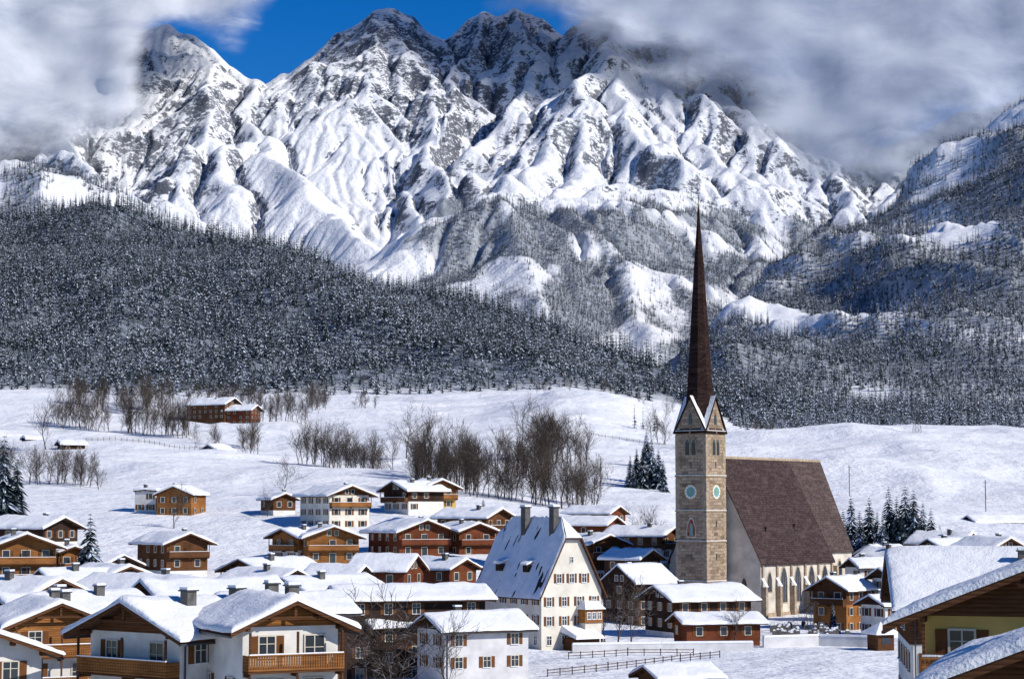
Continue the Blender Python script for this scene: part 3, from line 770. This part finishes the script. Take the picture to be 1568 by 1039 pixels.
    V=[(-2.2,-4.4,2.),(3.4,-4.4,2.),(3.4,-.003,3.),(-2.2,-.003,3.),(-1.9,-4.1,2.5),(3.1,-4.1,2.5),(3.1,-.003,3.9),(-1.9,-.003,3.9)]
    mb.box('porch_posts','wood_d',-1.9,-1.7,-4,-3.8,-1,2.1); mb.box('porch_posts','wood_d',2.9,3.1,-4,-3.8,-1,2.1)
    mb.box('porch_walls','wood_b',-1.6,2.8,-3.6,-.005,-1,1.95)
    mb.add('porch_snow','snow',V,[(0,3,2,1),(4,5,6,7),(0,1,5,4),(1,2,6,5),(2,3,7,6),(3,0,4,7)])
    c=P(829,990,308); a=math.radians(33)
    ox,oy=rot2(-hw,0,a)
    mb.build('rectory_house',(c[0]-ox,c[1]-oy,0),a)
rectory()
# ---------------- church
def church():
    mb=MB(); a=math.atan2(.785,.62); h=3.65
    def arch(w,z0,z1,n=8):
        zs=z1-w*1.0; pts=[(-w/2,z0),(w/2,z0)]
        for i in range(n+1):
            t=i/n; x=w/2*(1-t); pts.append((x,zs+(z1-zs)*math.sin(t*math.pi/2)**.8))
        for i in range(n-1,-1,-1):
            t=i/n; x=-w/2*(1-t); pts.append((x,zs+(z1-zs)*math.sin(t*math.pi/2)**.8))
        return pts
    faces={'w':((-h,0),(0,-1),(-1,0)),'s':((0,-h),(1,0),(0,-1)),'e':((h,0),(0,1),(1,0)),'n':((0,h),(-1,0),(0,1))}
    mb.box('tower','stone',-h,h,-h,h,-1,37.8)
    for z,t in ((7.5,.25),(15.5,.25),(21.6,.3),(28.6,.35),(37.4,.55)):
        mb.box('cornice','quoin',-h-t*.5,h+t*.5,-h-t*.5,h+t*.5,z,z+t)
        mb.box('cornice_snow','snow',-h-t*.45,h+t*.45,-h-t*.45,h+t*.45,z+t+.003,z+t+.1)
    for sx_ in (-1,1):
        for sy_ in (-1,1):
            z=0;i=0
            while z<37:
                w=1.1 if i%2 else .75; w2=.75 if i%2 else 1.1
                x0,x1=sorted((sx_*(h+.05),sx_*(h-w))); y0,y1=sorted((sy_*(h+.05),sy_*(h-w2)))
                ok=all(not(z<q+.4 and z+.62>q-.02) for q in (7.5,15.5,21.6,28.6))
                if ok: mb.box('quoins','quoin',x0,x1,y0,y1,z,z+.6)
                z+=.63;i+=1
    for k,fr in faces.items():
        O_,S_,N_=fr
        for s_ in (-.75,.75):
            p=[(x+s_,z) for x,z in arch(1.0,33.,36.3)]; q=[(x+s_,z) for x,z in arch(1.36,32.8,36.6)]
            mb.ext('belfry_frames','quoin',O_,S_,N_,q,0,.10); mb.ext('belfry_openings','glass',O_,S_,N_,p,.10,.115)
            for zz in np.arange(33.2,35.6,.35): mb.rect('belfry_louvres','wood_d',fr,s_-.45,s_+.45,zz,zz+.12,.115,.2)
        def disc(r,n=32): return [(r*math.cos(2*math.pi*i/n),25.6+r*math.sin(2*math.pi*i/n)) for i in range(n)]
        mb.ext('clock_ring','gold',O_,S_,N_,disc(1.5),0,.10); mb.ext('clock_outer','white',O_,S_,N_,disc(1.38),.10,.125); mb.ext('clock_dial','dial',O_,S_,N_,disc(1.0),.125,.15)
        for i in range(12):
            an=math.pi*i/6; cs,sn=math.cos(an),math.sin(an); u=.05
            mb.ext('clock_numerals','metal',O_,S_,N_,[(cs*1.08-sn*u,25.6+sn*1.08+cs*u),(cs*1.32-sn*u,25.6+sn*1.32+cs*u),(cs*1.32+sn*u,25.6+sn*1.32-cs*u),(cs*1.08+sn*u,25.6+sn*1.08-cs*u)],.125,.14)
        for an,ln in ((1.1,1.2),(2.6,.8)):
            cs,sn=math.cos(an),math.sin(an); u=.07
            mb.ext('clock_hands','gold',O_,S_,N_,[(-sn*u,25.6+cs*u),(sn*u,25.6-cs*u),(cs*ln,25.6+sn*ln)],.155,.18)
        for z in (12.,30.5,18.6,3.5):
            if k=='w' and z==18.6: continue
            mb.rect('slit_windows','glass',fr,-.18,.18,z,z+1.2,0,.03)
        z0=38.; zt=44.6
        mb.ext('tower_gables','stone',(O_[0]-N_[0]*h,O_[1]-N_[1]*h),S_,N_,[(-h,z0-.2),(h,z0-.2),(0,zt)],.4,h-.02)
        c_=[(0,1,4,5),(1,2,3,4)]
        mb.ext('gable_roofs','spire',(O_[0]-N_[0]*h,O_[1]-N_[1]*h),S_,N_,[(-h-.45,z0-.45),(0,zt+.4),(h+.45,z0-.45),(h+.25,z0-.65),(0,zt+.05),(-h-.25,z0-.65)],.2,h+.3,caps=c_)
        mb.ext('gable_snow','snow',(O_[0]-N_[0]*h,O_[1]-N_[1]*h),S_,N_,[(-h-.2,z0-.0),(0,zt+.52),(h+.2,z0-.0),(h+.15,z0-.06),(0,zt+.42),(-h-.15,z0-.06)],2.6,h+.1,caps=c_)
        p=arch(.9,39.2,41.5); mb.ext('gable_openings','glass',O_,S_,N_,p,-.02,.02)
    def ring(r,z,n=8,ph=math.pi/8): return [(r*math.cos(ph+2*math.pi*i/n),r*math.sin(ph+2*math.pi*i/n),z) for i in range(n)]
    tip=P(1068,307,400)[2]-1.
    prof=[(3.6,38.5),(3.1,42.),(2.75,45.5),(2.35,51.),(1.55,64.),(.85,74.5),(.28,tip-2.5),(.12,tip)]
    V=[];Fs=[]
    for r_,z_ in prof: V+=ring(r_,z_)
    for i in range(len(prof)-1):
        for j in range(8): Fs.append((i*8+j,i*8+(j+1)%8,(i+1)*8+(j+1)%8,(i+1)*8+j))
    Fs.append(tuple(range(len(V)-8,len(V))))
    mb.add('spire','spire',V,Fs)
    V=[];Fs=[]
    for i in range(7):
        ph=math.pi*i/6; V+=[(.28*math.sin(ph)*math.cos(t*math.pi/4),.28*math.sin(ph)*math.sin(t*math.pi/4),tip+.2-.28*math.cos(ph)) for t in range(8)]
    for i in range(6):
        for j in range(8): Fs.append((i*8+j,i*8+(j+1)%8,(i+1)*8+(j+1)%8,(i+1)*8+j))
    mb.add('spire_ball','gold',V,Fs); mb.box('cross','metal',-.06,.06,-.06,.06,tip+.4,tip+2.2); mb.box('cross_arm','metal',-.5,.5,-.05,.05,tip+1.5,tip+1.62)
    mb.ext('mural_border','white',*faces['w'],[(x,z) for x,z in arch(2.1,16.5,20.4)],0,.03)
    mb.ext('mural','mural',*faces['w'],[(x,z) for x,z in arch(1.95,16.6,20.2)],.03,.04)
    mb.ext('mural_figure','dial',*faces['w'],[(-.35,16.8),(.5,16.8),(.35,18.6),(.12,19.3),(-.15,19.3),(-.3,18.5)],.05,.06)
    g0=5.;g1=34.5;hw=10.9;he=12.1;T=33.
    mb.ext('nave','churchwall',(g0,0),(0,1),(1,0),[(-hw,-1),(hw,-1),(hw,he),(0,T-.4),(-hw,he)],0,g1-g0)
    sl=(T-he)/hw; o=.5
    c_=[(0,1,4,5),(1,2,3,4)]
    def roof(part,x0,x1,hw_,he_,T_):
        mb.ext(part,'shingle',(x0,0),(0,1),(1,0),[(-hw_-o,he_-sl*o),(0,T_),(hw_+o,he_-sl*o),(hw_+o,he_-sl*o-.35),(0,T_-.4),(-hw_-o,he_-sl*o-.35)],0,x1-x0,caps=c_)
    roof('nave_roof',g0-.4,g1+.3,hw,he,T)
    mb.ext('ridge','quoin',(g0,0),(0,1),(1,0),[(-.22,T-.42),(0,T+.1),(.22,T-.42)],-.3,44)
    cw=7.6;ce=14.3;x2=49.
    mb.ext('choir','churchwall',(g1+.003,0),(0,1),(1,0),[(-cw,-1),(cw,-1),(cw,ce),(0,T-.6),(-cw,ce)],0,x2-g1)
    slc=(T-.1-ce)/cw
    mb.ext('choir_roof','shingle2',(g1+.31,0),(0,1),(1,0),[(-cw-o,ce-slc*o),(0,T-.1),(cw+o,ce-slc*o),(cw+o,ce-slc*o-.35),(0,T-.5),(-cw-o,ce-slc*o-.35)],0,x2-g1-.31,caps=c_)
    ap=[(x2,-cw),(x2+4.2,-cw*.55),(x2+4.2,cw*.55),(x2,cw)]
    V=[(x,y,-1) for x,y in ap]+[(x,y,ce) for x,y in ap]; mb.add('apse','churchwall',V,[(0,1,5,4),(1,2,6,5),(2,3,7,6)])
    ap2=[(x2,-cw-o),(x2+4.8,-cw*.58),(x2+4.8,cw*.58),(x2,cw+o)]
    V=[(x,y,ce-slc*o) for x,y in ap2]+[(x2,0,T-.1)]; mb.add('apse_roof','shingle2',V,[(0,1,4),(1,2,4),(2,3,4),(0,3,2,1)])
    mb.box('eaves_cornice','quoin',g0,g1,-hw-.25,-hw-.003,he-1.3,he-.8)
    mb.box('plinth','quoin',g0-.15,g1+.1,-hw-.2,-hw-.003,-1,1.2)
    mb.box('plinth_w','quoin',g0-.2,g0-.003,-hw,-h-.2,-1,1.2)
    fs=((0,-hw),(1,0),(0,-1)); 
    n=5
    for i in range(n+1):
        x=g0+.6+(g1-g0-1.2)*i/n
        mb.box('buttresses','quoin',x-.4,x+.4,-hw-1.1,-hw-.004,-1,6.5)
        mb.add('buttress_caps','snow',[(x-.45,-hw-1.2,6.5),(x+.45,-hw-1.2,6.5),(x+.45,-hw-.004,8.2),(x-.45,-hw-.004,8.2),(x-.45,-hw-1.2,6.62),(x+.45,-hw-1.2,6.62),(x+.45,-hw-.004,8.35),(x-.45,-hw-.004,8.35)],[(0,3,2,1),(4,5,6,7),(0,1,5,4),(1,2,6,5),(2,3,7,6),(3,0,4,7)])
        mb.box('pilasters','quoin',x-.3,x+.3,-hw-.35,-hw-.004,8.4,he-1.303)
    for i in range(n):
        x=g0+.6+(g1-g0-1.2)*(i+.5)/n
        if i==0: q0,q1,w=5.5,9.3,1.5
        else: q0,q1,w=3.2,10.2,2.3
        mb.ext('window_surrounds','quoin',*fs,[(a_+x,z) for a_,z in arch(w+.5,q0-.25,q1+.35)],0,.08)
        mb.ext('church_windows','glass',*fs,[(a_+x,z) for a_,z in arch(w,q0,q1)],.08,.1)
        for dx in (-w/6,w/6): mb.rect('tracery','quoin',fs,x+dx-.04,x+dx+.04,q0,q1-w*.8,.1,.16)
        for zz in np.arange(q0+1,q1-1,1.2): mb.rect('glazing_bars','metal',fs,x-w/2+.02,x+w/2-.02,zz,zz+.05,.105,.13)
    fc=((0,-cw),(1,0),(0,-1))
    for x in (g1+3.5,g1+9):
        mb.ext('window_surrounds','quoin',*fc,[(a_+x,z) for a_,z in arch(2.4,3,11.4)],0,.08); mb.ext('church_windows','glass',*fc,[(a_+x,z) for a_,z in arch(1.8,3.3,11)],.08,.1)
    for x in (g1+6.3,g1+12): mb.box('buttresses','quoin',x-.4,x+.4,-cw-1.1,-cw-.004,-1,10)
    fw=((g0,0),(0,-1),(-1,0))
    mb.ext('church_windows','glass',*fw,[(a_+7,z) for a_,z in arch(1.2,5,8.2)],.0,.05)
    for x,z in ((g0+7,18.),(g0+19,18.5)):
        y=-(T-z)/sl
        mb.ext('roof_dormers','shingle',(x,y+.9),(1,0),(0,-1),[(-.45,z-.9),(.45,z-.9),(0,z+.5)],0,1.3)
        mb.ext('dormer_openings','glass',(x,y+.9),(1,0),(0,-1),[(-.25,z-.6),(.25,z-.6),(0,z+.15)],1.3,1.32)
    mb.box('sacristy','churchwall',g0+.5,g0+9,hw+.003,hw+4,-1,7)
    c=P(1083,945,395)
    mb.build('church',(c[0]-.6,c[1]+5.13,0),a)
church()
print('church',time.time()-T0)
# ---------------- fences, walls, small things
def fence(name,pts,h=1.1,step=2.2):
    mb=MB()
    for (xa,ya),(xb,yb) in zip(pts[:-1],pts[1:]):
        L=math.hypot(xb-xa,yb-ya); n=max(1,int(L/step)); dx,dy=(xb-xa)/n,(yb-ya)/n
        for i in range(n+1):
            x,y=xa+dx*i,ya+dy*i; z=gz(x,y)
            mb.box('posts','fence',x-.07,x+.07,y-.07,y+.07,z-.3,z+h)
            mb.box('post_snow','snow',x-.09,x+.09,y-.09,y+.09,z+h+.002,z+h+.12)
            if i<n:
                x2,y2=x+dx,y+dy; z2=gz(x2,y2); l=math.hypot(dx,dy); s=(dx/l,dy/l)
                for k in (.45,.85):
                    mb.add('rails','fence',[(x,y,z+k),(x2,y2,z2+k),(x2,y2,z2+k+.1),(x,y,z+k+.1),(x-s[1]*.06,y+s[0]*.06,z+k),(x2-s[1]*.06,y2+s[0]*.06,z2+k),(x2-s[1]*.06,y2+s[0]*.06,z2+k+.1),(x-s[1]*.06,y+s[0]*.06,z+k+.1)],[(0,1,2,3),(7,6,5,4),(0,4,5,1),(3,2,6,7)])
    return mb.build(name,(0,0,0),0)
def xy(px,Y): return ((px-CX)/3010*Y,Y)
fence('wooden_fence',[xy(838,262),xy(930,272),xy(1040,288),xy(1100,296)])
fence('wooden_fence',[xy(560,268),xy(600,264),xy(690,262)])
fence('wooden_fence',[xy(870,292),xy(960,300),xy(1060,300)])
fence('wooden_fence',[xy(130,785),xy(220,790),xy(305,780)],1.6)
fence('wooden_fence',[xy(895,905),xy(960,900),xy(1020,890)],1.3,3)
def wall(name,pts,h,w=.5,mat='plaster_g'):
    mb=MB()
    for (xa,ya),(xb,yb) in zip(pts[:-1],pts[1:]):
        L=math.hypot(xb-xa,yb-ya); S=((xb-xa)/L,(yb-ya)/L); N=(S[1],-S[0])
        mb.rect('wall',mat,((xa,ya),S,N),0,L,-.5,h,0,w); mb.ext('snow_cap','snow',(xa,ya),S,N,[(0,h+.003),(L,h+.003),(L-.1,h+.32),(.1,h+.32)],-.08,w+.08)
    mb.build(name,(0,0,0),0)
wall('churchyard_wall',[xy(1165,318),xy(1250,322),xy(1345,318)],1.6)
wall('garden_wall',[xy(875,305),xy(1010,308),xy(1150,310)],1.3)
mb=MB()
for i in range(60):
    px_=random.uniform(1175,1300); Yy=random.uniform(335,372); x,y=xy(px_,Yy); w=random.uniform(.3,.45); h=random.uniform(.9,1.5)
    mb.ext('stones','metal' if i%2 else 'chim',(x,y),(1,0),(0,1),[(-w,-.2),(w,-.2),(w,h*.8),(w*.5,h),(-w*.5,h),(-w,h*.8)],0,.2)
    mb.ext('snow_caps','snow',(x,y),(1,0),(0,1),[(-w*.8,h*.93),(w*.8,h*.93),(w*.4,h+.18),(-w*.4,h+.18)],-.05,.25)
mb.build('gravestones',(0,0,0),0)
mb=MB(); mb.box('walls','wood_b',-1.5,1.5,-1.5,1.5,-.5,2.5)
mb.add('roof_snow','snow',[(-2.2,-2.2,2.5),(2.2,-2.2,2.5),(2.2,2.2,2.5),(-2.2,2.2,2.5),(0,0,4.4),(-2.2,-2.2,2.8),(2.2,-2.2,2.8),(2.2,2.2,2.8),(-2.2,2.2,2.8)],[(3,2,1,0),(0,1,6,5),(1,2,7,6),(2,3,8,7),(3,0,5,8),(5,6,4),(6,7,4),(7,8,4),(8,5,4)])
mb.rect('window','glass',((0,-1.5),(1,0),(0,-1)),-.8,.8,1,2,0,.03)
x,y=xy(1345,312); mb.build('wooden_kiosk',(x,y,0),.4)
mb=MB()
def bar(mb,part,mat,p,q,r):
    p=Vector(p);q=Vector(q);d=(q-p).normalized();a=d.orthogonal().normalized();b_=d.cross(a);V=[]
    for c in (p,q):
        for k in range(4): V.append(tuple(c+(a*math.cos(k*math.pi/2)+b_*math.sin(k*math.pi/2))*r))
    mb.add(part,mat,V,[(k,(k+1)%4,4+(k+1)%4,4+k) for k in range(4)])
for k in range(7):
    z0=k*2.6;z1=z0+2.6;w0=1.6*(1-z0/22);w1=1.6*(1-z1/22)
    cs=[(-1,-1),(1,-1),(1,1),(-1,1)]
    for i,(cx,cy) in enumerate(cs):
        nx_,ny_=cs[(i+1)%4]
        bar(mb,'lattice','metal',(cx*w0,cy*w0,z0),(cx*w1,cy*w1,z1),.09); bar(mb,'lattice','metal',(cx*w0,cy*w0,z0),(nx_*w1,ny_*w1,z1),.05)
for z in (11,14.5,17.5): bar(mb,'arms','metal',(-3.2,0,z),(3.2,0,z),.1)
x,y,z=ground_at(1405,960); mb.build('power_pylon',(x,y,z-.5),.3)
for px_,Y_,h in ((920,640,13),(1300,690,11),(1508,620,10),(805,720,11)):
    mb=MB(); bar(mb,'pole','fence',(0,0,-.5),(0,0,h),.14); bar(mb,'crossarm','fence',(-.9,0,h-.8),(.9,0,h-.8),.07); bar(mb,'insulators','white',(-.8,0,h-.7),(-.8,0,h-.4),.06)
    x,y,z=ground_at(px_,Y_); mb.build('utility_pole',(x,y,z),.2)
for px_,Y_,h,k in [(605,215,11,1),(585,210,9,3),(690,235,8,0),(945,320,9,1),(965,325,8,3),(925,320,7,2),(670,262,7,4),(268,480,8,0),(1000,470,9,2),(435,560,9,3),(150,150,5,5),(1240,330,6,3),(560,240,8,5),(1120,320,6,4)]:
    x,y,z=ground_at(px_,Y_); put(bare[k],'bare_tree',x,y,z,h,sx=1.3)
# ---------------- clouds
def cloudmat(name,c1,c2,seed,amax):
    k=NT(name); a=k.n('ShaderNodeAttribute',attribute_name='m').outputs['Fac']
    pos=k.n('ShaderNodeNewGeometry').outputs['Position']
    mp=k.n('ShaderNodeMapping',{'Vector':pos,'Location':(seed*977.,0,seed*331.),'Scale':(1,1,1.35)}).outputs[0]
    n=k.noise(.0019,mp,6,.57,.2)
    al=k.math('ADD',a,k.math('MULTIPLY',k.math('SUBTRACT',n,.5),1.7))
    al=k.n('ShaderNodeMapRange',{'Value':al,'From Min':.25,'From Max':1.05,'To Min':0.,'To Max':amax},interpolation_type='SMOOTHSTEP').outputs[0]
    col=k.mix(k.mr(n,.36,.64),c1,c2)
    d=k.n('ShaderNodeBsdfDiffuse',{'Color':col}); t=k.n('ShaderNodeBsdfTransparent')
    m1=k.n('ShaderNodeMixShader',{0:al,1:t.outputs[0],2:d.outputs[0]}); k.t.links.new(m1.outputs[0],k.out.inputs[0]); return k.m
def cloud(name,px0,px1,line,Yt,Yb,seed,c1,c2,amax,hole=None,soft=65):
    PX,PY=np.meshgrid(np.linspace(px0,px1,90),np.linspace(-260,330,60),indexing='ij')
    Yy=Yb+(Yt-Yb)*np.clip((260-PY)/300,0,1.3)+fbm(PX/260,PY/200,3,seed)*200
    v=CY-PY; dy=F*cA-v*sA; dz=F*sA+v*cA
    X=(PX-CX)*Yy/dy; Z=CAMZ+dz*Yy/dy
    ln=np.interp(PX,[p[0] for p in line],[p[1] for p in line])
    m=.5+(ln-PY)/(2.*soft); m=np.clip(m,-.6,1.45)
    if hole:
        for hx,hy,hr,hs_ in hole: m=m-hs_*np.exp(-(((PX-hx)/hr)**2+((PY-hy)/hr)**2))
    e=np.minimum(np.minimum((PX-px0)/80,(px1-PX)/80),1); m=m*np.clip(e,0,1)-(1-np.clip(e,0,1))
    return grid_mesh(name,X,Yy,Z,cloudmat(name,c1,c2,seed,amax),{'m':m})
LL=[(-700,275),(-300,270),(0,240),(100,225),(180,195),(230,125),(300,85),(360,50),(420,-10),(460,-90)]
LR=[(640,-160),(700,-60),(760,-20),(850,15),(900,50),(1000,85),(1100,118),(1180,185),(1250,250),(1350,250),(1450,215),(1568,175),(1900,145),(2300,120)]
for i,(o_,am) in enumerate(((0,.9),(220,.72))):
    cloud('cloud_bank',-700,620,LL,7750-o_,6900-o_,3+i,(.38,.43,.52),(.86,.88,.92),am,hole=[(255,78,60,1.0)])
    cloud('cloud_bank',560,2300,LR,7950-o_,7200-o_,13+i,(.28,.33,.45),(.60,.65,.74),am)  # darker tones paint the shade of a thick bank into its colour
# ---------------- world, sun, camera
w=bpy.data.worlds.new('World'); scene.world=w; w.use_nodes=True; nt=w.node_tree; nt.nodes.clear()
sky=nt.nodes.new('ShaderNodeTexSky'); sky.sky_type='NISHITA'; sky.sun_disc=False
EL=math.radians(33); AZ=math.radians(60)
sd=Vector((math.sin(AZ)*math.cos(EL),-math.cos(AZ)*math.cos(EL),math.sin(EL)))
sky.sun_elevation=EL; sky.sun_rotation=math.atan2(sd.x,sd.y); sky.altitude=1800; sky.air_density=1.; sky.dust_density=.0; sky.ozone_density=5.
hs=nt.nodes.new('ShaderNodeHueSaturation'); hs.inputs['Hue'].default_value=.512; hs.inputs['Saturation'].default_value=1.35; hs.inputs['Value'].default_value=.95
bg=nt.nodes.new('ShaderNodeBackground'); bg.inputs[1].default_value=.11; wo=nt.nodes.new('ShaderNodeOutputWorld')
nt.links.new(sky.outputs[0],hs.inputs['Color']); nt.links.new(hs.outputs[0],bg.inputs[0]); nt.links.new(bg.outputs[0],wo.inputs[0])
sun=bpy.data.lights.new('sun','SUN'); sun.energy=4.5; sun.angle=math.radians(.5); sun.color=(1,.94,.84)
so=bpy.data.objects.new('sun',sun); so.rotation_euler=(-sd).to_track_quat('-Z','Y').to_euler(); link(so)
cam=bpy.data.cameras.new('camera'); cam.sensor_width=36; cam.lens=F/1568*36; cam.clip_start=1; cam.clip_end=40000
co=bpy.data.objects.new('camera',cam); co.location=(0,0,CAMZ); co.rotation_euler=(math.pi/2+AA,0,0); link(co); scene.camera=co
scene.view_settings.view_transform='Standard'; scene.view_settings.look='None'; scene.view_settings.exposure=0
print('done',time.time()-T0)
